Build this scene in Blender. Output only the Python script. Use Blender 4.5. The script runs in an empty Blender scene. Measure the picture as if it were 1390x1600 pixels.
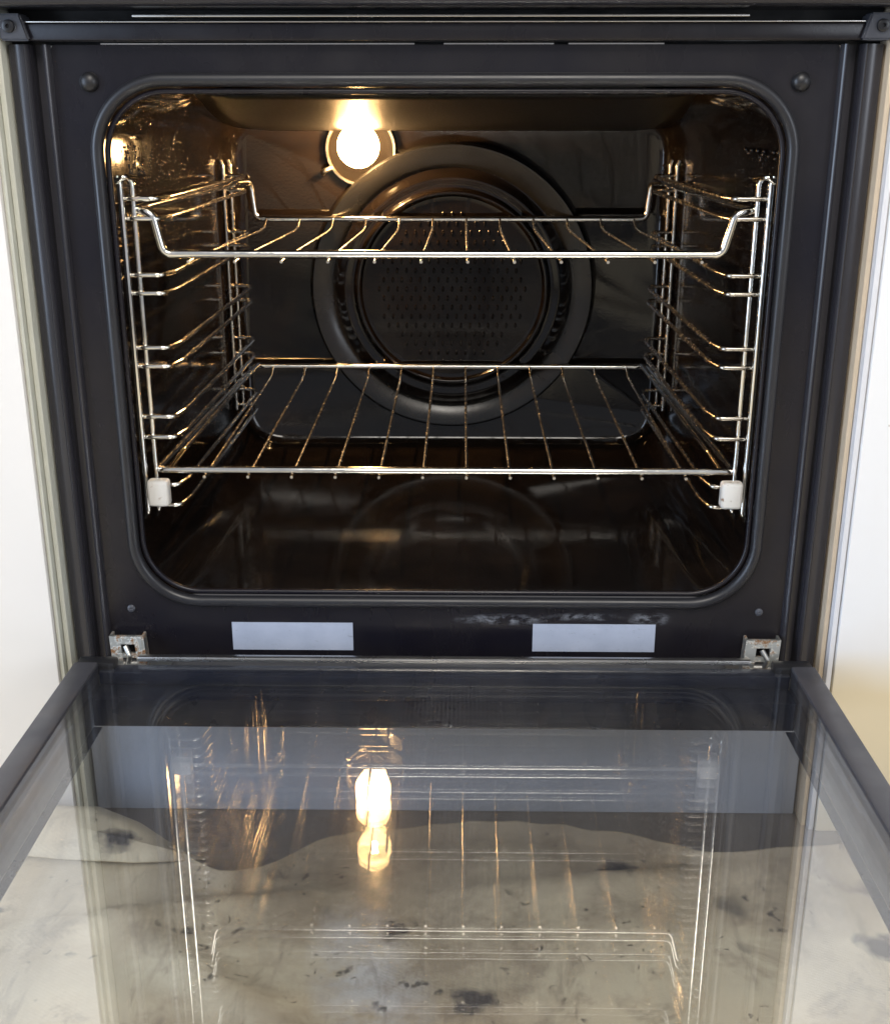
import bpy, bmesh, math, random
from mathutils import Vector, Matrix
R = math.radians
random.seed(7)
S = bpy.context.scene
COL = S.collection

# ------------------------------------------------------------------ camera, world, lights, exposure
cam = bpy.data.cameras.new('camera'); camo = bpy.data.objects.new('camera', cam); COL.objects.link(camo)
cam.sensor_fit = 'VERTICAL'; cam.sensor_height = 24; cam.lens = 24 * 1809 / 1600
cam.clip_start = .01; cam.clip_end = 60
camo.location = (.0135, -.853, .427)
camo.rotation_euler = (R(90 - 19), 0, R(.85))
S.camera = camo

W = bpy.data.worlds.new('World'); S.world = W; W.use_nodes = True
bg = W.node_tree.nodes['Background']
bg.inputs['Color'].default_value = (.86, .90, 1, 1); bg.inputs['Strength'].default_value = .43

def area(name, loc, target, size, power, color, sy=None):
    l = bpy.data.lights.new(name, 'AREA'); l.energy = power; l.color = color
    l.shape = 'RECTANGLE'; l.size = size; l.size_y = sy or size
    o = bpy.data.objects.new(name, l); COL.objects.link(o); o.location = loc
    o.rotation_euler = (Vector(target) - Vector(loc)).to_track_quat('-Z', 'Y').to_euler()
    return o
area('ceiling_light', (.1, -1.5, 1.75), (0, 0, .15), .9, 32, (1, .94, .85))
area('cool_fill_left', (-2.0, -1.3, .55), (.1, 0, .2), .9, 36, (.62, .77, 1), 1.5)  # unseen cool light added to put blue highlights on the right trim
area('window_light_right', (1.9, -1.7, .8), (0, 0, .2), .6, 13, (.84, .90, 1), 1.0)

S.view_settings.view_transform = 'Standard'; S.view_settings.look = 'None'
S.view_settings.exposure = 0; S.view_settings.gamma = 1
S.render.engine = 'CYCLES'
c = S.cycles
c.use_denoising = True; c.max_bounces = 24; c.transparent_max_bounces = 40
c.glossy_bounces = 6; c.diffuse_bounces = 3; c.transmission_bounces = 8
c.caustics_reflective = True; c.sample_clamp_indirect = 60; c.blur_glossy = .05

# ------------------------------------------------------------------ materials
class NT:
    def __init__(s, name):
        s.m = bpy.data.materials.new(name); s.m.use_nodes = True; s.t = s.m.node_tree
        s.t.nodes.clear(); s.out = s.n('ShaderNodeOutputMaterial')
    def n(s, typ, **kw):
        x = s.t.nodes.new(typ)
        for k, v in kw.items():
            if k in x.inputs: x.inputs[k].default_value = v
            else: setattr(x, k, v)
        return x
    def l(s, a, b): s.t.links.new(a, b)
    def math(s, op, a, b=None, clamp=False):
        x = s.n('ShaderNodeMath', operation=op, use_clamp=clamp)
        for i, v in enumerate((a, b)):
            if v is None: continue
            if isinstance(v, (int, float)): x.inputs[i].default_value = v
            else: s.l(v, x.inputs[i])
        return x.outputs[0]
    def noise(s, scale, detail=3, rough=.5, stretch=None, dist=0, coord=None):
        tc = coord or s.obj()
        if stretch:
            mp = s.n('ShaderNodeMapping'); mp.inputs['Scale'].default_value = stretch
            s.l(tc, mp.inputs[0]); tc = mp.outputs[0]
        x = s.n('ShaderNodeTexNoise'); x.inputs['Scale'].default_value = scale
        x.inputs['Detail'].default_value = detail; x.inputs['Roughness'].default_value = rough
        x.inputs['Distortion'].default_value = dist
        s.l(tc, x.inputs['Vector']); return x.outputs['Fac']
    def obj(s):
        if not hasattr(s, '_o'): s._o = s.n('ShaderNodeTexCoord')
        return s._o.outputs['Object']
    def ramp(s, fac, stops):
        x = s.n('ShaderNodeValToRGB'); e = x.color_ramp.elements
        for i, (p, col) in enumerate(stops):
            el = e[i] if i < 2 else e.new(p)
            el.position = p
            el.color = (col, col, col, 1) if isinstance(col, (int, float)) else (*col, 1)
        s.l(fac, x.inputs[0]); return x.outputs[0]
    def mix(s, fac, a, b, blend='MIX'):
        x = s.n('ShaderNodeMix', data_type='RGBA', blend_type=blend)
        for sock, v in ((x.inputs[0], fac), (x.inputs[6], a), (x.inputs[7], b)):
            if isinstance(v, (int, float)): sock.default_value = v
            elif isinstance(v, tuple): sock.default_value = (*v, 1)
            else: s.l(v, sock)
        return x.outputs[2]
    def bump(s, h, strength, dist=.001, prev=None):
        x = s.n('ShaderNodeBump'); x.inputs['Strength'].default_value = strength
        x.inputs['Distance'].default_value = dist; s.l(h, x.inputs['Height'])
        if prev: s.l(prev, x.inputs['Normal'])
        return x.outputs[0]
    def principled(s, base=None, rough=None, normal=None, **kw):
        p = s.n('ShaderNodeBsdfPrincipled')
        for k, v in (('Base Color', base), ('Roughness', rough), ('Normal', normal)):
            if v is None: continue
            if isinstance(v, tuple): p.inputs[k].default_value = (*v, 1)
            elif isinstance(v, (int, float)): p.inputs[k].default_value = v
            else: s.l(v, p.inputs[k])
        for k, v in kw.items():
            p.inputs[k.replace('_', ' ')].default_value = v
        s.l(p.outputs[0], s.out.inputs[0]); s.p = p
        return s.m

def simple(name, col, rough=.4, metal=0, spec=.5, nz=0, nscale=60):
    t = NT(name)
    f = t.noise(nscale, 4)
    base = t.mix(f, tuple(x * (1 - nz) for x in col), tuple(min(1, x * (1 + nz)) for x in col)) if nz else col
    r = t.ramp(t.noise(nscale * .6, 3), [(.3, max(0, rough * .8)), (.7, min(1, rough * 1.25))])
    m = t.principled(base, r); t.p.inputs['Metallic'].default_value = metal
    t.p.inputs['Specular IOR Level'].default_value = spec
    return m

def enamel_cavity():
    t = NT('black_oven_enamel')
    big = t.noise(9, 4, .6, (1, 1, 2.2), 1.0)
    fine = t.noise(420, 2)
    # sparse drops and grains left on the enamel
    v = t.n('ShaderNodeTexVoronoi'); v.inputs['Scale'].default_value = 150; t.l(t.obj(), v.inputs['Vector'])
    dots = t.ramp(v.outputs['Distance'], [(.12, 1.0), (.26, 0.0)])
    gate = t.ramp(t.noise(26, 3, .6), [(.40, 0.0), (.50, 1.0)])
    sp = t.n('ShaderNodeSeparateXYZ'); t.l(t.obj(), sp.inputs[0])
    side = t.math('MULTIPLY', t.math('ADD', t.math('MULTIPLY', t.math('ABSOLUTE', sp.outputs[0]), 60), -13.2, True), t.math('ADD', t.math('MULTIPLY', sp.outputs[2], 14), -4.6, True), True)
    d = t.math('MULTIPLY', t.math('MULTIPLY', dots, gate), side)
    n1 = t.bump(fine, .05, .0004)
    n2 = t.bump(d, 1.0, .005, n1)
    n3 = t.bump(t.noise(8, 2), .10, .004, n2)
    base = t.mix(t.ramp(big, [(.4, 0.0), (.7, 1.0)]), (.0045, .0034, .0030), (.010, .0068, .0050))
    rr = t.ramp(t.noise(20, 5, .65, (1, 1, .35), .8), [(.3, .035), (.75, .15)])
    return t.principled(base, rr, n3, Specular_IOR_Level=.40)
M_CAV = enamel_cavity()
def roof_mat():
    t = NT('matt_catalytic_enamel')
    base = t.mix(t.noise(60, 4, .7), (.0025, .0022, .002), (.006, .005, .0042))
    v = t.n('ShaderNodeTexVoronoi'); v.inputs['Scale'].default_value = 260; t.l(t.obj(), v.inputs['Vector'])
    return t.principled(base, .40, t.bump(t.ramp(v.outputs['Distance'], [(.1, 1.0), (.4, 0.0)]), .35, .0006))
M_ROOF = roof_mat(); M_ROOF.node_tree.nodes['Principled BSDF'].inputs['Specular IOR Level'].default_value = .15

def enamel_front():
    t = NT('satin_black_enamel')
    base = t.mix(t.ramp(t.noise(5, 4, .6), [(.35, 0.0), (.7, 1.0)]), (.0055, .0052, .0100), (.0165, .0140, .0145))
    # greasy wipe marks and the dried cleaner above the right label
    sp = t.n('ShaderNodeSeparateXYZ'); t.l(t.obj(), sp.inputs[0])
    def blob(cx, cz, rx, rz):
        a = t.math('POWER', t.math('DIVIDE', t.math('SUBTRACT', sp.outputs[0], cx), rx), 2)
        b = t.math('POWER', t.math('DIVIDE', t.math('SUBTRACT', sp.outputs[2], cz), rz), 2)
        return t.math('SUBTRACT', 1.0, t.math('ADD', a, b), True)
    k = t.math('MAXIMUM', t.math('MAXIMUM', blob(.048, .042, .045, .0055), blob(.112, .0445, .036, .0042)), blob(.165, .043, .02, .007))
    g = t.ramp(t.noise(150, 6, .75, (.5, 1, 1)), [(.45, 0.0), (.68, 1.0)])
    sm = t.math('MULTIPLY', t.math('MULTIPLY', t.math('POWER', k, 1.4), g), .5)
    base = t.mix(sm, base, (.55, .58, .64))
    rr = t.ramp(t.noise(12, 5, .65, (1, 1, .4), .6), [(.3, .16), (.75, .44)])
    return t.principled(base, rr, t.bump(t.noise(500, 2), .12, .0003), Specular_IOR_Level=.36)
M_FRONT = enamel_front()

def chrome(name, tint=(.86, .84, .79), r0=.06, r1=.20):
    t = NT(name)
    dirt = t.ramp(t.noise(70, 5, .7, None, .5), [(.60, 0.0), (.72, 1.0)])
    base = t.mix(t.math('MULTIPLY', dirt, .45), tint, (.16, .12, .09))
    rr = t.ramp(t.noise(110, 4, .6), [(.3, r0), (.75, r1)])
    m = t.principled(base, rr, t.bump(t.noise(160, 2), .10, .0004), Metallic=1.0)
    return m
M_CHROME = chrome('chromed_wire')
M_SHADED = chrome('shaded_wire', (.50, .46, .40), .14, .34)  # darker copy of the chrome: shade painted onto rear and right-hand wires
M_ROD = chrome('thin_chromed_wire', (.88, .82, .72), .14, .32)
M_BLACK = simple('black_plastic', (.012, .012, .014), .35, nz=.3)
M_RUBBER = simple('black_rubber_seal', (.016, .016, .019), .36, nz=.3, nscale=30)
M_PANEL = simple('glossy_black_panel', (.014, .014, .019), .22, nz=.2, nscale=12)
M_DARK = simple('gap_black', (.004, .004, .004), .8)
M_STEEL = simple('dull_steel', (.46, .45, .42), .35, 1, nz=.3, nscale=120)
M_ALU = simple('anodised_trim', (.55, .53, .50), .28, 1, nz=.15)
M_GREY = simple('dark_grey_bracket', (.055, .058, .07), .4, 0, nz=.3, nscale=160)
def label_mat():
    t = NT('silver_label')
    base = t.mix(t.noise(30, 5, .7), (.30, .34, .43), (.46, .50, .60))
    base = t.mix(t.math('MULTIPLY', t.ramp(t.noise(140, 5, .8, (1, 1, 2)), [(.60, 0.0), (.70, 1.0)]), .5), base, (.12, .12, .14))
    return t.principled(base, t.ramp(t.noise(60, 4), [(.3, .3), (.7, .55)]), t.bump(t.noise(50, 3), .2, .0005))
M_LABEL = label_mat()
M_RING = simple('worn_enamel_ring', (.008, .0075, .007), .24, 0, spec=.55, nz=.25, nscale=40)

def clip_mat():
    t = NT('stained_white_ceramic')
    st = t.ramp(t.noise(130, 4, .6), [(.60, 0.0), (.70, 1.0)])
    return t.principled(t.mix(st, (.62, .60, .56), (.22, .13, .07)), .45)
M_CLIP = clip_mat()

def hinge_mat():
    t = NT('rust_flecked_steel')
    st = t.ramp(t.noise(150, 5, .7), [(.50, 0.0), (.62, 1.0)])
    base = t.mix(st, (.50, .50, .46), (.20, .10, .04))
    m = t.principled(base, t.ramp(st, [(0, .32), (1, .8)]), t.bump(st, .5, .0006)); 
    met = t.math('SUBTRACT', .85, st, True); t.l(met, t.p.inputs['Metallic'])
    return m
M_HINGE = hinge_mat()

def cab_mat(name, white, low=None):
    t = NT(name)
    base = t.mix(t.noise(4, 3), white, tuple(x * .96 for x in white))
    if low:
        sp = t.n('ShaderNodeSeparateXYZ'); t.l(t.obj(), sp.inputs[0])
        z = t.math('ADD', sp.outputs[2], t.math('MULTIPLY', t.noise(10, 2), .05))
        base = t.mix(t.ramp(t.math('MULTIPLY', t.math('ADD', z, .1), 4), [(.48, 1.0), (.64, 0.0)]), base, low)  # warm light from below painted into the lower colour
    v = t.n('ShaderNodeTexVoronoi'); v.inputs['Scale'].default_value = 14; t.l(t.obj(), v.inputs['Vector'])
    sp2 = t.ramp(v.outputs['Distance'], [(.012, 1.0), (.022, 0.0)])
    base = t.mix(t.math('MULTIPLY', sp2, .5), base, (.25, .2, .16))
    return t.principled(base, .38, t.bump(t.noise(180, 2), .04, .0005))
M_CABL = cab_mat('white_cabinet_laminate', (.80, .775, .745))
M_CABR = cab_mat('white_cabinet_laminate_warm_lit', (.80, .79, .78), (.80, .70, .50))
M_EDGE = simple('cabinet_edge_strip', (.50, .50, .43), .4, nz=.08)
M_EDGER = simple('pale_edge_strip', (.66, .66, .68), .35, nz=.05)
M_EDGEB = simple('beige_edge_strip', (.55, .45, .33), .45, nz=.1)

def glass_mat(name, f0, tint, smear=0.0, lines=0.0):
    t = NT(name)
    geo = t.n('ShaderNodeNewGeometry')
    dp = t.n('ShaderNodeVectorMath', operation='DOT_PRODUCT')
    t.l(geo.outputs['Incoming'], dp.inputs[0]); t.l(geo.outputs['Normal'], dp.inputs[1])
    cc = t.math('ABSOLUTE', dp.outputs['Value'])
    f = t.math('ADD', f0, t.math('MULTIPLY', 1 - f0, t.math('POWER', t.math('SUBTRACT', 1.0, cc), 5)), True)
    tr = t.n('ShaderNodeBsdfTransparent'); tr.inputs[0].default_value = (*tint, 1)
    gl = t.n('ShaderNodeBsdfGlossy'); gl.inputs['Roughness'].default_value = .004
    t.l(t.bump(t.noise(30, 2, .5, (1, .6, 1)), .02, .0006), gl.inputs['Normal'])
    mx = t.n('ShaderNodeMixShader'); t.l(f, mx.inputs[0]); t.l(tr.outputs[0], mx.inputs[1]); t.l(gl.outputs[0], mx.inputs[2])
    last = mx.outputs[0]
    if smear:
        # a film of wiped grease: matt streaks along the wiping direction
        df = t.n('ShaderNodeBsdfDiffuse'); df.inputs[0].default_value = (.62, .62, .62, 1)
        a = t.ramp(t.noise(9, 5, .65, (3.2, .35, 1), .4), [(.38, .12), (.72, 1.0)])
        if lines:
            wv = t.n('ShaderNodeTexWave', bands_direction='X'); wv.inputs['Scale'].default_value = 105
            wv.inputs['Distortion'].default_value = .15
            t.l(t.obj(), wv.inputs['Vector'])
            sp = t.n('ShaderNodeSeparateXYZ'); t.l(t.obj(), sp.inputs[0])
            band = t.math('SUBTRACT', 1.0, t.math('MULTIPLY', t.math('ABSOLUTE', t.math('SUBTRACT', sp.outputs[0], .01)), 9), True)
            a = t.math('ADD', a, t.math('MULTIPLY', t.math('MULTIPLY', wv.outputs['Fac'], band), lines))
        m2 = t.n('ShaderNodeMixShader'); t.l(t.math('MULTIPLY', a, smear), m2.inputs[0])
        t.l(last, m2.inputs[1]); t.l(df.outputs[0], m2.inputs[2]); last = m2.outputs[0]
    t.l(last, t.out.inputs[0]); return t.m
M_GLASS_IN = glass_mat('inner_door_glass', .10, (.985, .988, .99), .015, 1.3)
M_GLASS = glass_mat('door_glass', .07, (.985, .988, .99))

def emit(name, col, st):
    t = NT(name); e = t.n('ShaderNodeEmission'); e.inputs[0].default_value = (*col, 1); e.inputs[1].default_value = st
    t.l(e.outputs[0], t.out.inputs[0]); return t.m
M_FIL = emit('glowing_filament', (1, .62, .28), 5200)
def bulb_mat():
    t = NT('frosted_lit_bulb')
    e = t.n('ShaderNodeEmission'); e.inputs[0].default_value = (1, .60, .25, 1); e.inputs[1].default_value = 75
    tr = t.n('ShaderNodeBsdfTransparent'); m = t.n('ShaderNodeMixShader'); m.inputs[0].default_value = .5
    t.l(tr.outputs[0], m.inputs[1]); t.l(e.outputs[0], m.inputs[2]); t.l(m.outputs[0], t.out.inputs[0]); return t.m
M_BULB = bulb_mat()

def lens_mat():
    t = NT('lamp_cover_glass')
    tr = t.n('ShaderNodeBsdfTransparent'); tr.inputs[0].default_value = (1, .95, .88, 1)
    gl = t.n('ShaderNodeBsdfGlossy'); gl.inputs['Roughness'].default_value = .08
    df = t.n('ShaderNodeBsdfTranslucent'); df.inputs[0].default_value = (1, .85, .6, 1)
    a = t.n('ShaderNodeMixShader'); a.inputs[0].default_value = .015
    t.l(tr.outputs[0], a.inputs[1]); t.l(gl.outputs[0], a.inputs[2])
    b = t.n('ShaderNodeMixShader'); b.inputs[0].default_value = .0002
    t.l(a.outputs[0], b.inputs[1]); t.l(df.outputs[0], b.inputs[2]); t.l(b.outputs[0], t.out.inputs[0])
    return t.m
M_LENS = lens_mat()

def sheet_mat():
    t = NT('stained_cotton_sheet')
    base = t.mix(t.ramp(t.noise(5, 5, .65, None, .6), [(.35, 0.0), (.65, 1.0)]), (.92, .82, .60), (.76, .64, .46))
    # broad brown dirt, worst in the middle of the cloth
    sp = t.n('ShaderNodeSeparateXYZ'); t.l(t.obj(), sp.inputs[0])
    mid = t.math('SUBTRACT', 1.0, t.math('MULTIPLY', t.math('ABSOLUTE', t.math('ADD', sp.outputs[0], .05)), 3.6), True)
    broad = t.math('MULTIPLY', t.ramp(t.noise(6.5, 6, .68, None, .3), [(.40, 0.0), (.58, 1.0)]), t.math('ADD', .15, t.math('MULTIPLY', mid, 1.1), True), True)
    base = t.mix(t.math('MULTIPLY', broad, .58), base, (.27, .19, .125))
    base = t.mix(t.math('MULTIPLY', t.ramp(t.noise(15, 6, .72, None, .4), [(.52, 0.0), (.66, 1.0)]), .55), base, (.26, .20, .15))
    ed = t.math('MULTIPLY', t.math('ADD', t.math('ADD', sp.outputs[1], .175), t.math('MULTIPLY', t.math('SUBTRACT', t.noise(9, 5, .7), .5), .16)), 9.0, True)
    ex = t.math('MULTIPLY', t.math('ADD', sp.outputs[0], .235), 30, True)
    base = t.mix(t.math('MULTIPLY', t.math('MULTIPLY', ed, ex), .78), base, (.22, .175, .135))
    pa = t.math('ADD', t.math('POWER', t.math('DIVIDE', t.math('ADD', sp.outputs[0], t.math('ADD', .095, t.math('MULTIPLY', sp.outputs[1], .22))), .045), 2), t.math('POWER', t.math('DIVIDE', t.math('ADD', sp.outputs[1], .22), .10), 2))
    pa = t.math('MULTIPLY', t.math('SUBTRACT', 1.0, pa, True), t.ramp(t.noise(25, 5, .7), [(.35, 0.0), (.6, 1.0)]))
    base = t.mix(t.math('MULTIPLY', pa, .8), base, (.90, .92, .95))  # pale reflection in the door glass, painted onto the cloth
    streak = t.ramp(t.noise(30, 5, .7, (1.6, .35, 1), .8), [(.56, 0.0), (.70, 1.0)])
    base = t.mix(t.math('MULTIPLY', streak, .4), base, (.24, .19, .15))
    nz = t.n('ShaderNodeTexNoise'); nz.inputs['Scale'].default_value = 70; nz.inputs['Detail'].default_value = 5; t.l(t.obj(), nz.inputs['Vector'])
    mp = t.n('ShaderNodeVectorMath', operation='MULTIPLY_ADD'); t.l(nz.outputs['Color'], mp.inputs[0])
    mp.inputs[1].default_value = (.035, .022, .02); t.l(t.obj(), mp.inputs[2])
    for sc, r0, r1, g0, gs, k, col in ((15, .12, .26, .50, 8, .9, (.03, .03, .05)), (44, .08, .20, .50, 15, .8, (.05, .045, .05)), (110, .08, .22, .54, 20, .7, (.07, .06, .05))):
        v = t.n('ShaderNodeTexVoronoi'); v.inputs['Scale'].default_value = sc; t.l(mp.outputs[0], v.inputs['Vector'])
        a = t.math('MULTIPLY', t.ramp(v.outputs['Distance'], [(r0, 1.0), (r1, 0.0)]), t.ramp(t.noise(gs, 2), [(g0, 0.0), (g0 + .05, 1.0)]))
        base = t.mix(t.math('MULTIPLY', a, k), base, col)
    rot = t.n('ShaderNodeMapping'); rot.inputs['Rotation'].default_value = (0, 0, R(28)); t.l(t.obj(), rot.inputs[0])
    w1 = t.n('ShaderNodeTexWave', bands_direction='Y'); w1.inputs['Scale'].default_value = 118; t.l(rot.outputs[0], w1.inputs['Vector'])
    w1.inputs['Distortion'].default_value = .5; w1.inputs['Detail'].default_value = 3; w1.inputs['Detail Scale'].default_value = .5
    vis = t.math('MULTIPLY', t.ramp(t.noise(7, 3, .6), [(.42, 0.0), (.62, 1.0)]), .16)
    base = t.mix(t.math('MULTIPLY', w1.outputs['Fac'], vis), base, (.24, .21, .17))
    n = t.bump(w1.outputs['Fac'], .07, .0006)
    n = t.bump(t.noise(18, 4, .5), .35, .006, n)
    return t.principled(base, .85, n)
M_SHEET = sheet_mat()
def floor_mat():
    t = NT('taupe_floor')
    base = t.mix(t.noise(12, 5, .7), (.13, .11, .095), (.22, .19, .165))
    return t.principled(base, .4, t.bump(t.noise(90, 4), .2, .001))
M_FLOOR = floor_mat()
M_PLINTH = simple('blue_grey_plinth', (.50, .53, .60), .35, nz=.22, nscale=5)

# ------------------------------------------------------------------ geometry helpers
def empty(name, loc, label, cat, group=None):
    o = bpy.data.objects.new(name, None); COL.objects.link(o); o.location = loc; o.empty_display_size = .05
    o['label'] = label; o['category'] = cat
    if group: o['group'] = group
    return o
def link(name, bm, mat, parent=None, smooth=True, label=None, sharp=None):
    bmesh.ops.recalc_face_normals(bm, faces=bm.faces)
    me = bpy.data.meshes.new(name); bm.to_mesh(me); bm.free(); me.materials.append(mat)
    if smooth:
        for p in me.polygons: p.use_smooth = True
        me.set_sharp_from_angle(angle=R(sharp or 40))
    o = bpy.data.objects.new(name, me); COL.objects.link(o)
    if parent:
        o.parent = parent
        # parts are written in world coordinates: undo the chain's offset
        off = Vector((0, 0, 0)); p = parent
        while p: off += p.location; p = p.parent
        o.location = -off
        if label: o['label'] = label
    return o
def box(bm, x0, x1, y0, y1, z0, z1, bev=0, seg=2):
    r = bmesh.ops.create_cube(bm, size=1)
    vs = r['verts']
    for v in vs:
        v.co = Vector(((x0 + x1) / 2 + v.co.x * (x1 - x0), (y0 + y1) / 2 + v.co.y * (y1 - y0), (z0 + z1) / 2 + v.co.z * (z1 - z0)))
    if bev:
        es = list({e for v in vs for e in v.link_edges})
        bmesh.ops.bevel(bm, geom=es, offset=bev, segments=seg, affect='EDGES', profile=.5)
    return bm
def B(*a, **k): return box(bmesh.new(), *a, **k)
def rounded(pts, rad, n=6, closed=False):
    """polyline with filleted corners"""
    P = [Vector(p) for p in pts]; out = []
    m = len(P)
    for i in range(m):
        if not closed and i in (0, m - 1): out.append(P[i]); continue
        a, b, c_ = P[i - 1], P[i], P[(i + 1) % m]
        u = (a - b); w = (c_ - b)
        if u.normalized().angle(-w.normalized(), 0) < .03: out.append(b); continue
        ang = u.angle(w); t = min(rad / math.tan(ang / 2), u.length * .49, w.length * .49)
        p0 = b + u.normalized() * t; p2 = b + w.normalized() * t
        for k in range(n + 1):
            s = k / n; out.append(p0 * (1 - s) ** 2 + b * 2 * s * (1 - s) + p2 * s ** 2)
    return out
def tube(bm, pts, r, seg=12, closed=False, cap=True):
    P = [Vector(p) for p in pts]; n = len(P)
    T = []
    for i in range(n):
        if closed: d = P[(i + 1) % n] - P[i - 1]
        else: d = P[min(i + 1, n - 1)] - P[max(i - 1, 0)]
        T.append(d.normalized())
    up = Vector((0, 0, 1)) if abs(T[0].z) < .9 else Vector((0, 1, 0))
    N = (up - T[0] * up.dot(T[0])).normalized(); rings = []
    for i in range(n):
        N = (N - T[i] * N.dot(T[i])).normalized(); Bn = T[i].cross(N)
        rings.append([bm.verts.new(P[i] + (N * math.cos(2 * math.pi * k / seg) + Bn * math.sin(2 * math.pi * k / seg)) * r) for k in range(seg)])
    for i in range(n if closed else n - 1):
        a, b = rings[i], rings[(i + 1) % n]
        for k in range(seg): bm.faces.new((a[k], a[(k + 1) % seg], b[(k + 1) % seg], b[k]))
    if not closed and cap:
        bm.faces.new(rings[0][::-1]); bm.faces.new(rings[-1])
    return bm
def rrect(x0, x1, z0, z1, r, y, n=10, edge=8):
    """rounded rectangle loop in an xz plane, the same vertex count whatever the size"""
    pts = []
    cs = [(x1 - r, z1 - r, 0), (x0 + r, z1 - r, 90), (x0 + r, z0 + r, 180), (x1 - r, z0 + r, 270)]
    for cx_, cz_, a in cs:
        for k in range(n + 1):
            t = R(a + 90 * k / n); pts.append(Vector((cx_ + r * math.cos(t), y, cz_ + r * math.sin(t))))
    out = []
    m = n + 1
    for q in range(4):
        arc = pts[q * m:(q + 1) * m]; out += arc
        nx = pts[((q + 1) % 4) * m]
        for k in range(1, edge): out.append(arc[-1].lerp(nx, k / edge))
    return out
def loft(bm, loops, cap_last=False, cap_first=False):
    vr = [[bm.verts.new(p) for p in L] for L in loops]
    for a, b in zip(vr, vr[1:]):
        n = len(a)
        for k in range(n): bm.faces.new((a[k], a[(k + 1) % n], b[(k + 1) % n], b[k]))
    if cap_last: bm.faces.new(vr[-1])
    if cap_first: bm.faces.new(vr[0][::-1])
    return bm
def lathe_y(bm, cx_, cz_, y0, prof, seg=96):
    """prof: (radius, y offset); revolved round a y axis"""
    rings = []
    for r, dy in prof:
        if seg == 96: r *= .975
        if r < 1e-6: rings.append([bm.verts.new((cx_, y0 + dy, cz_))]); continue
        rings.append([bm.verts.new((cx_ + r * math.cos(2 * math.pi * k / seg), y0 + dy, cz_ + r * math.sin(2 * math.pi * k / seg))) for k in range(seg)])
    for a, b in zip(rings, rings[1:]):
        for k in range(seg):
            if len(a) == 1: bm.faces.new((a[0], b[k], b[(k + 1) % seg]))
            elif len(b) == 1: bm.faces.new((a[k], a[(k + 1) % seg], b[0]))
            else: bm.faces.new((a[k], a[(k + 1) % seg], b[(k + 1) % seg], b[k]))
    return bm
def extrude_profile(bm, pts, z0, z1):
    a = [bm.verts.new((x, y, z0)) for x, y in pts]; b = [bm.verts.new((x, y, z1)) for x, y in pts]
    for i in range(len(pts) - 1): bm.faces.new((a[i], a[i + 1], b[i + 1], b[i]))
    return bm

# ------------------------------------------------------------------ setting: floor
FZ = -.14
bm = bmesh.new(); box(bm, -2.2, 2.2, -2.6, .6, FZ - .03, FZ)
o = link('floor', bm, M_FLOOR, smooth=False); o['kind'] = 'structure'

# cotton sheet: a wavy-edged cloth with folds, drawn over the floor up to the plinth
from mathutils import noise as mnoise
def edge_y(x):
    n = mnoise.noise(Vector((x * 14, 3.1, 0))) * .012 + mnoise.noise(Vector((x * 45, 7.7, 0))) * .004
    return -.050 + .014 * math.sin(x * 11 + .9) + n - (.042 * math.exp(-((x + .15) / .055) ** 2)) - .026 * math.exp(-((x - .23) / .07) ** 2)
def fold(x, y):
    z = .004 * mnoise.noise(Vector((x * 9, y * 13, 1))) + .003 * mnoise.noise(Vector((x * 26, y * 20, 5)))
    for (cx_, cy_, a, w, h, ln) in ((-.26, -.16, 12, .010, .010, .25), (-.10, -.26, -38, .014, .012, .22), (.17, -.10, 8, .012, .009, .22),
                                    (.10, -.34, 25, .015, .010, .3), (-.32, -.30, -55, .012, .010, .2)):
        ca, sa = math.cos(R(a)), math.sin(R(a)); u = (x - cx_) * ca + (y - cy_) * sa; v = -(x - cx_) * sa + (y - cy_) * ca
        z += h * math.exp(-(v / w) ** 2) * max(0, 1 - (u / ln) ** 2)
    return z
bm = bmesh.new(); NX, NY = 260, 110; g = []
for i in range(NX + 1):
    x = -1.3 + 2.6 * i / NX; row = []
    for j in range(NY + 1):
        t = j / NY; ye = edge_y(x); y = ye + (-1.9 - ye) * t ** 1.6
        lift = .010 * math.exp(-(t / .03) ** 2)
        row.append(bm.verts.new((x, y, FZ + .006 + max(0, fold(x, y)) + lift)))
    g.append(row)
for i in range(NX):
    for j in range(NY): bm.faces.new((g[i][j], g[i + 1][j], g[i + 1][j + 1], g[i][j + 1]))
sheet = link('dust_sheet', bm, M_SHEET, sharp=80)
md = sheet.modifiers.new('thick', 'SOLIDIFY'); md.thickness = .0022; md.offset = -1
sheet['label'] = 'stained beige cotton dust sheet spread on the floor below the open oven door'; sheet['category'] = 'dust sheet'
# turned-back corner of the sheet
bm = bmesh.new(); out = [(-.42, -.055), (-.36, -.028), (-.285, -.030), (-.245, -.052), (-.205, -.078), (-.185, -.088), (-.24, -.092), (-.30, -.088), (-.36, -.080), (-.42, -.085)]
ctr = bm.verts.new((-.31, -.060, FZ + .028)); ring = [bm.verts.new((x, y, FZ + (.022 if y > -.07 else .014))) for x, y in out]
for i in range(len(ring)): bm.faces.new((ctr, ring[i], ring[(i + 1) % len(ring)]))
bmesh.ops.subdivide_edges(bm, edges=bm.edges, cuts=2, use_grid_fill=True, smooth=.4)
fl = link('turned_back_corner', bm, M_SHEET, sheet, label='paler triangular fold')
md = fl.modifiers.new('thick', 'SOLIDIFY'); md.thickness = .002

# plinth below the oven
p = link('plinth', B(-.2985, .2985, .004, .022, FZ, -.046, bev=.001), M_PLINTH, sharp=30)
p['label'] = 'smooth blue grey plinth board beneath the oven, seen through the door glass'; p['category'] = 'plinth'

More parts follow.
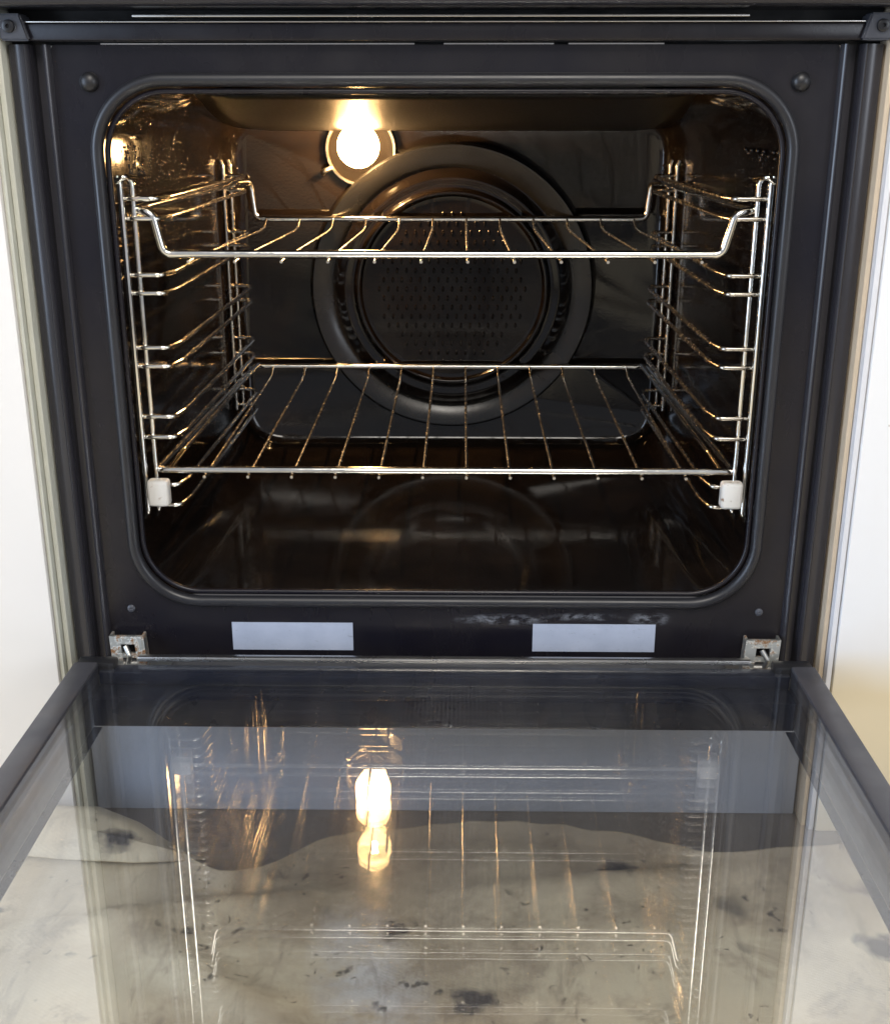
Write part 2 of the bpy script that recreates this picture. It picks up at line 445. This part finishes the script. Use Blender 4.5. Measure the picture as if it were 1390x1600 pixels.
# ------------------------------------------------------------------ white cabinets on both sides
cl = empty('kitchen_cabinet', (-.6, -.02, FZ), 'warm white cabinet standing left of the oven with a grey green edge strip', 'cabinet', 'white cabinets beside the oven')
link('door_panel', B(-.95, -.3090, -.021, .30, FZ, .62, bev=.0012), M_CABL, cl, sharp=30)
link('edge_strip', B(-.3083, -.3048, -.018, .30, FZ, .62, bev=.001), M_EDGE, cl, sharp=30)
link('edge_strip', B(-.3042, -.3000, -.013, .30, FZ, .62, bev=.001), M_EDGE, cl, sharp=30)
cr = empty('kitchen_cabinet', (.6, -.02, FZ), 'cool white cabinet standing right of the oven, with warm light painted cream towards the bottom', 'cabinet', 'white cabinets beside the oven')
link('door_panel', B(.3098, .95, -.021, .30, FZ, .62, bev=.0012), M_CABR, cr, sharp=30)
link('edge_strip', B(.3046, .3090, -.019, .30, FZ, .62, bev=.001), M_EDGER, cr, sharp=30, label='pale bluish edge strip')
link('edge_strip', B(.3000, .3039, -.013, .30, FZ, .62, bev=.001), M_EDGEB, cr, sharp=30, label='beige edge strip')

# ------------------------------------------------------------------ the oven
oven = empty('oven', (0, .2, -.04), 'black built in oven with its lamp lit and its glass door folded down', 'oven')

# front frame: flat plate with a rounded opening, stepped channels and outer flanges
OX, OZ0, OZ1, ORD = .2475, .0545, .4525, .052
bm = bmesh.new()
loft(bm, [rrect(-.270, .270, .004, .4715, .003, 0), rrect(-OX, OX, OZ0, OZ1, ORD, 0), rrect(-OX + .002, OX - .002, OZ0 + .002, OZ1 - .002, ORD, .003),
          rrect(-OX + .002, OX - .002, OZ0 + .002, OZ1 - .002, ORD, .012)])
frame = link('front_frame', bm, M_FRONT, oven, sharp=35)
M_TRIM = simple('satin_side_trim', (.026, .025, .030), .22, nz=.25, nscale=14)
for s in (-1, 1):
    prof = [(.2700, .0002), (.2706, -.0030), (.2716, -.0048), (.2730, -.0055), (.2744, -.0048), (.2752, -.002), (.2756, .0060), (.2826, .0060), (.2832, -.0040), (.2840, -.0068), (.2854, -.0082), (.2868, -.0074), (.2876, -.0056),
            (.2970, -.0052), (.2985, -.0035), (.2985, .05)]
    link('side_trim', extrude_profile(bmesh.new(), [(s * x, y) for x, y in prof], .0, .4715), M_TRIM, oven, sharp=50)

# seal round the mouth
def loop_path(hx, z0, z1, r, y): return rrect(-hx, hx, z0, z1, r, y, 14, 4)
bm = bmesh.new(); tube(bm, loop_path(.2440, .0580, .4490, .050, -.0025), .0046, 12, True)
link('door_seal', bm, M_RUBBER, oven)
bm = bmesh.new(); tube(bm, loop_path(.2375, .0652, .4415, .044, .0005), .0021, 10, True)
link('cavity_lip', bm, M_FRONT, oven)

# cavity liner
secs = [(.001, .2432, .0625, .4455, .041), (.012, .2426, .0615, .4462, .041), (.03, .2412, .0610, .4460, .041), (.06, .2393, .0605, .4450, .041), (.12, .2376, .0615, .4440, .042), (.20, .2362, .0635, .4420, .042),
        (.30, .2348, .0665, .4380, .043), (.375, .2332, .0690, .4340, .044), (.392, .2315, .0710, .4320, .044), (.402, .2270, .0760, .4270, .042), (.408, .2190, .0840, .4200, .038)]
bm = bmesh.new()
loft(bm, [rrect(-hx, hx, z0, z1, r, y, 12, 10) for y, hx, z0, z1, r in secs], cap_last=True)
cav = link('cavity', bm, M_CAV, oven, sharp=50)
# row of small embossed dimples high on the right wall
for y in (.055, .072, .089, .106, .030, .018):
    bm = bmesh.new(); bmesh.ops.create_icosphere(bm, subdivisions=2, radius=1)
    for v in bm.verts: v.co = Vector((.2400 - (y * .035) + v.co.x * .0016, y + v.co.y * .0024, .4000 + v.co.z * .0024))
    link('dimple', bm, M_CAV, oven)
# droplets of grease left on the upper left wall and a few on the right
def wall_x(y):
    for (y0, h0, *_), (y1, h1, *_) in zip(secs, secs[1:]):
        if y0 <= y <= y1: return h0 + (h1 - h0) * (y - y0) / (y1 - y0)
t_ = NT('grease_droplet'); M_DROP = t_.principled((.02, .012, .006), .10, None, Specular_IOR_Level=.9)
bm = bmesh.new(); rnd = random.Random(3)
for k in range(230):
    y = .02 + abs(rnd.gauss(.06, .07)); z = min(.403, max(.358, rnd.gauss(.386, .012))); sd = -1
    if k > 205: sd = 1; z = rnd.uniform(.37, .40); y = rnd.uniform(.02, .14)
    if y > .33 or (sd < 0 and y < .048): continue
    rr_ = rnd.choice((.0006, .0008, .0010, .0014)); q_ = bmesh.ops.create_icosphere(bm, subdivisions=2, radius=1)
    for v in q_['verts']: v.co = Vector((sd * wall_x(y) + v.co.x * rr_ * .7, y + v.co.y * rr_, z + v.co.z * rr_ * 1.15))
dr = link('grease_droplets', bm, M_DROP, oven); dr['kind'] = 'stuff'

# roof liner: plate sloping down to the back, its ends curved
bm = bmesh.new(); top = []; bot = []
K = 12
for k in range(K + 1):
    t = k / K; y = .012 + .385 * t
    hx = .180 + .040 * math.sin(t * math.pi / 2) ** 1.3
    z = .4385 - .0285 * t
    top.append((hx, y, z))
vs = []
for hx, y, z in top:
    row = []
    for i in range(25):
        u = -1 + 2 * i / 24
        row.append(bm.verts.new((u * hx, y, z + .0035 * max(0, abs(u) - .85) / .15)))
    vs.append(row)
for a, b in zip(vs, vs[1:]):
    for i in range(24): bm.faces.new((a[i], a[i + 1], b[i + 1], b[i]))
rl = link('roof_liner', bm, M_ROOF, oven)
md = rl.modifiers.new('thick', 'SOLIDIFY'); md.thickness = .0018; md.offset = 1
# fan cover on the back wall
FX, FZc, FY = .0025, .2480, .4075
bm = bmesh.new()
lathe_y(bm, FX, FZc, FY, [(.155, 0), (.1545, -.009), (.1525, -.0115), (.1505, -.0115), (.133, -.0040), (.1295, -.0020), (.1290, -.0010)])
ring = link('fan_ring', bm, M_RING, oven, label='paler ring round the fan cover')
bm = bmesh.new()
lathe_y(bm, FX, FZc, FY, [(.1290, -.001), (.1245, -.0015), (.1200, -.0045), (.1165, -.0050), (.1130, -.0030), (.1085, -.0035), (.1060, -.0075), (.1035, -.0085), (.1010, -.0075), (.0990, -.0035), (.0940, -.0030), (0, -.0030)])
for i in range(-9, 10):
    for j in range(-8, 9):
        x = i * .0098 + (.0049 if j % 2 else 0); z = j * .0098
        if math.hypot(x, z) < .080:
            r = bmesh.ops.create_icosphere(bm, subdivisions=1, radius=1)
            for v in r['verts']: v.co = Vector((FX + x + v.co.x * .0017, FY - .0030 + v.co.y * .0014, FZc + z + v.co.z * .0034))
fan = link('fan_cover', bm, M_CAV, oven, sharp=50)

# lamp on the back wall
LX, LZ, LY = -.0925, .3915, .407
lamp = link('lamp_ring', lathe_y(bmesh.new(), LX, LZ, LY, [(.0372, 0), (.0370, -.004), (.0360, -.0055), (.0342, -.0055), (.0335, -.004), (.0335, 0)], 64), M_STEEL, oven)
bm = bmesh.new(); lathe_y(bm, LX, LZ + .004, LY, [(.0145, -.002), (.0155, -.010), (.0190, -.022), (.0215, -.032), (.0205, -.042), (.0155, -.050), (.008, -.054), (0, -.055)], 48)
link('bulb', bm, M_BULB, lamp)
bm = bmesh.new(); lathe_y(bm, LX, LZ + .004, LY, [(0, -.024), (.0035, -.026), (.0045, -.032), (.0035, -.038), (0, -.040)], 16)
link('filament', bm, M_FIL, lamp)
bm = bmesh.new(); lathe_y(bm, LX, LZ, LY, [(.0305, -.004), (.0305, -.045), (.0285, -.056), (.0235, -.064), (.0140, -.069), (0, -.071)], 64)
link('lamp_cover', bm, M_LENS, lamp)
link('glare_disc', lathe_y(bmesh.new(), LX, LZ, LY, [(.0332, -.0028), (.0166, -.0030), (.0160, -.0034), (0, -.0034)], 48), simple('glare_dulling_black', (.003, .002, .0015), .6, spec=.1), lamp)  # black disc added to dull the filament's light on the wall behind
bm = bmesh.new(); tube(bm, rounded([(LX - .030, LY - .005, LZ - .018), (LX - .038, LY - .009, LZ - .021), (LX - .040, LY - .003, LZ - .024)], .004), .0026, 10)
link('retaining_tab', bm, M_STEEL, lamp)

# top of the frame: strip, trims, gap and control panel
bm = B(-.286, .286, -.0105, .01, .4735, .4845, bev=.0012); link('top_strip', bm, M_FRONT, oven)
bm = B(-.288, .288, -.0112, .004, .4849, .4858, bev=.0003); link('metal_trim', bm, M_ALU, oven)
bm = B(-.21, .205, -.009, .004, .4884, .4900, bev=.0004); link('metal_trim', bm, M_ALU, oven)
bm = bmesh.new()
for x0, x1 in ((-.235, -.02), (.0, .075), (.085, .15)): box(bm, x0, x1, -.0018, .0, .4716, .4724)
link('scratched_edge', bm, M_ALU, oven)
link('gap_back', B(-.2985, .2985, .0055, .012, .4715, .50), M_DARK, oven)
link('control_panel', B(-.345, .345, -.034, .02, .4935, .58, bev=.004, seg=4), M_PANEL, oven)
for s in (-1, 1):
    bm = bmesh.new()
    pts = [(.2995, .4905), (.2845, .4905), (.2795, .4735), (.2995, .4735)]
    f = [bm.verts.new((s * x, -.014, z)) for x, z in pts]; b = [bm.verts.new((s * x, .004, z)) for x, z in pts]
    bm.faces.new(f); bm.faces.new(b[::-1])
    for i in range(4): bm.faces.new((f[i], f[(i + 1) % 4], b[(i + 1) % 4], b[i]))
    bmesh.ops.recalc_face_normals(bm, faces=bm.faces)
    bmesh.ops.bevel(bm, geom=list(bm.edges), offset=.0012, segments=2, affect='EDGES')
    br = link('corner_bracket', bm, M_GREY, oven)
    link('screw', lathe_y(bmesh.new(), s * .2925, .4825, -.0142, [(.0042, 0), (.0040, -.0016), (.003, -.002), (.0014, -.002), (.0012, -.0005), (0, -.0005)], 24), M_BLACK, br)
    link('rubber_bumper', lathe_y(bmesh.new(), s * .2455, .4475 - .0, 0, [(.0068, 0), (.0066, -.002), (.0052, -.0042), (.0025, -.0055), (0, -.0058)], 32), M_BLACK, oven)
    link('screw', lathe_y(bmesh.new(), s * .2515, .050, 0, [(.0032, 0), (.003, -.0012), (.0022, -.0018), (.0008, -.0018), (0, -.0006)], 20), M_GREY, oven)

# blank silver labels
for x0, x1 in ((-.1712, -.0735), (.0715, .1700)):
    o = link('label_sticker', B(x0, x1, -.0006, -.0001, .0142, .0385), M_LABEL, oven, smooth=False)

# ------------------------------------------------------------------ door folded down
door = bpy.data.objects.new('oven_door', None); COL.objects.link(door); door.parent = oven; door.location = (0, -.2, .04)
DY0, DY1, DZ = -.034, -.49, .022
M_RAIL = simple('grey_rail_paint', (.065, .065, .075), .4, nz=.12)
M_NAVY = simple('navy_black_rail', (.009, .013, .028), .3, nz=.2)
for s in (-1, 1):
    link('side_rail', B(*sorted((s * .2680, s * .2865)), DY1, DY0 - .010, DZ - .042, DZ + .0020, bev=.0016), M_RAIL, door)
    link('corner_cap', B(*sorted((s * .2560, s * .2860)), DY0 - .0098, DY0 + .004, DZ - .010, DZ + .0005, bev=.002), M_BLACK, door)
    link('printed_border', B(*sorted((s * .2612, s * .2678)), DY1 + .031, -.0700, DZ - .0416, DZ - .0406), M_NAVY, door, smooth=False)
link('bottom_rail', B(-.2672, .2672, -.0700, DY0 - .0005, DZ - .0400, DZ - .0165, bev=.0008), M_NAVY, door)
link('hinge_side_trim', B(-.240, .240, DY0, DY0 + .006, DZ - .003, DZ + .0012, bev=.0008), M_ALU, door)
link('inner_edge_strip', B(-.2672, .2672, DY0 - .014, DY0 - .0005, DZ - .0160, DZ - .0050, bev=.0008), M_NAVY, door)
link('front_rail', B(-.2672, .2672, DY1, DY1 + .03, DZ - .040, DZ - .0062, bev=.001), M_BLACK, door)
link('glass_pane', B(-.2675, .2675, DY1 + .002, DY0 - .0003, DZ - .0042, DZ), M_GLASS_IN, door, smooth=False)
link('glass_pane', B(-.2670, .2670, DY1 + .032, DY0 - .0150, DZ - .0155, DZ - .0120), M_GLASS, door, smooth=False)
link('glass_pane', B(-.2860, .2860, DY1 - .002, DY0, DZ - .0470, DZ - .0430), M_GLASS, door, smooth=False)

# hinges between frame and door
for s in (-1, 1):
    bm = bmesh.new()
    cx0 = s * .2545
    # U-section arm leaning out of the frame with slots cut out
    def q(u, v, w): return Vector((cx0 + u * 1.0 - s * v * .14, -.003 - w - v * .30, .0305 - v))
    def plate(u0, u1, v0, v1, w0, w1):
        P = [q(u, v, w) for u in (u0, u1) for v in (v0, v1) for w in (w0, w1)]
        V = [bm.verts.new(p_) for p_ in P]
        for f in ((0, 1, 3, 2), (4, 6, 7, 5), (0, 4, 5, 1), (2, 3, 7, 6), (0, 2, 6, 4), (1, 5, 7, 3)): bm.faces.new([V[i] for i in f])
    plate(-.0120, .0120, .000, .006, .006, .009)
    plate(-.0120, -.0050, .006, .030, .006, .009)
    plate(.0062, .0120, .006, .022, .006, .009)
    plate(-.0050, .0062, .013, .0165, .006, .009)
    plate(-.0138, -.0120, .000, .031, -.001, .0085); plate(.0120, .0138, .000, .031, -.001, .0085)
    hg = link('hinge', bm, M_HINGE, oven, smooth=False)
    bm = bmesh.new(); tube(bm, [(cx0 - .0115, -.014, .0075), (cx0 + .0115, -.014, .0075)], .0035, 14)
    link('hinge_pin', bm, M_STEEL, hg)
    bm = bmesh.new(); tube(bm, rounded([(cx0 - .001, -.012, .022), (cx0 + .003, -.016, .015), (cx0 + .001, -.016, .008)], .003), .0024, 10)
    link('hinge_hook', bm, M_STEEL, hg)

# ------------------------------------------------------------------ side racks
LEV = [.3675, .3530, .3117, .2980, .2565, .2420, .2020, .1855, .1460, .1290]
def side_rack(s):
    t = empty('side_rack', (s * .233, .2, .13), ('chromed wire shelf rack on the left wall of the oven, nearest the lamp' if s < 0 else
              'chromed wire shelf rack on the right wall of the oven, farthest from the lamp'), 'shelf rack', 'wire racks on the side walls of the oven')
    for i, (x, y) in enumerate(((.2372, .022), (.2305, .030))):
        bm = bmesh.new(); tube(bm, rounded([(s * (x + .002), y, .3835 - i * .002), (s * x, y, .378), (s * x, y, .125), (s * (x + .003), y + .003, .119)], .004), .0024, 10)
        link('upright', bm, M_CHROME, t)
    for x, y in ((.2290, .362), (.2235, .372)):
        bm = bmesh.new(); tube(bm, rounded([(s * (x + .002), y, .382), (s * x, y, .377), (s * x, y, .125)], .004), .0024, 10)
        link('upright', bm, M_SHADED, t)
    for k, z in enumerate(LEV):
        bm = bmesh.new()
        tube(bm, rounded([(s * .2395, .027, z), (s * .2125, .027, z), (s * .2085, .050, z), (s * .2045, .345, z), (s * .2085, .366, z), (s * .2290, .367, z)], .006, 5), .0019, 10)
        link('runner', bm, M_SHADED if s > 0 else M_CHROME, t)
    z = .3835
    bm = bmesh.new(); tube(bm, rounded([(s * .2395, .020, z - .004), (s * .2330, .019, z), (s * .2270, .032, z - .002)], .003), .0021, 10)
    link('hook', bm, M_CHROME, t)
    bm = B(*sorted((s * .2165, s * .2335)), .0085, .020, .1330, .1545, bev=.0028, seg=3)
    link('end_clip', bm, M_CLIP, t)
    return t
for s in (-1, 1): side_rack(s)

# ------------------------------------------------------------------ wire shelves
RX = [.01745 * k for k in range(-11, 12, 2)]
def shelf(zf, zb, yf, yb, upper):
    if upper:
        t = empty('wire_shelf', (0, .2, zf), 'upper chromed wire shelf whose front bar bends up into a shoulder at each end', 'oven shelf', 'chromed wire shelves in the oven')
        zr = .3595
        fr = [(-.2285, yf, zr), (-.2165, yf - .002, zr - .003), (-.2110, yf, zf), (.2075, yf, zf), (.2145, yf - .002, zr - .003), (.2285, yf, zr), (.2300, yf + .03, zr), (.2180, yb - .02, zr),
              (.2080, yb, zr), (.2050, yb, zb), (-.2030, yb, zb), (-.2070, yb, zr), (-.2180, yb - .02, zr), (-.2300, yf + .03, zr)]
        rad = .008
    else:
        t = empty('wire_shelf', (0, .2, zf), 'lower chromed wire shelf with a straight front bar resting between the two white clips', 'oven shelf', 'chromed wire shelves in the oven')
        fr = [(-.2305, yf, zf), (.2305, yf, zf), (.2140, yb, zb), (-.2120, yb, zb)]; rad = .006
    pts = rounded(fr, rad, 6, True)
    bm = bmesh.new(); tube(bm, pts, .0031 if upper else .0030, 14, True)
    link('shelf_frame', bm, M_CHROME, t)
    for x in RX:
        bm = bmesh.new()
        if upper: P = [(x, yf - .003, zf - .0052), (x, yf + .010, zf - .0048), (x, yb - .045, zb - .0085), (x, yb - .018, zb - .0075), (x, yb - .002, zb + .000)]
        else: P = [(x, yf - .003, zf - .0050), (x, yf + .010, zf - .0045), (x, yb - .045, zb - .0085), (x, yb - .018, zb - .0080), (x, yb - .002, zb + .000)]
        tube(bm, rounded(P, .012, 5), .00125, 10)
        link('rod', bm, M_ROD, t)
    if not upper:
        for s in (-1, 1):
            bm = bmesh.new(); tube(bm, rounded([(s * .2215, yf, zf - .001), (s * .215, yf + .03, zf + .008), (s * .2035, yb - .03, zb + .008), (s * .2035, yb, zb)], .01), .0022, 10)
            link('side_wire', bm, M_CHROME, t)
    return t
shelf(.3270, .3225, .030, .392, True)
shelf(.1570, .1660, .032, .392, False)
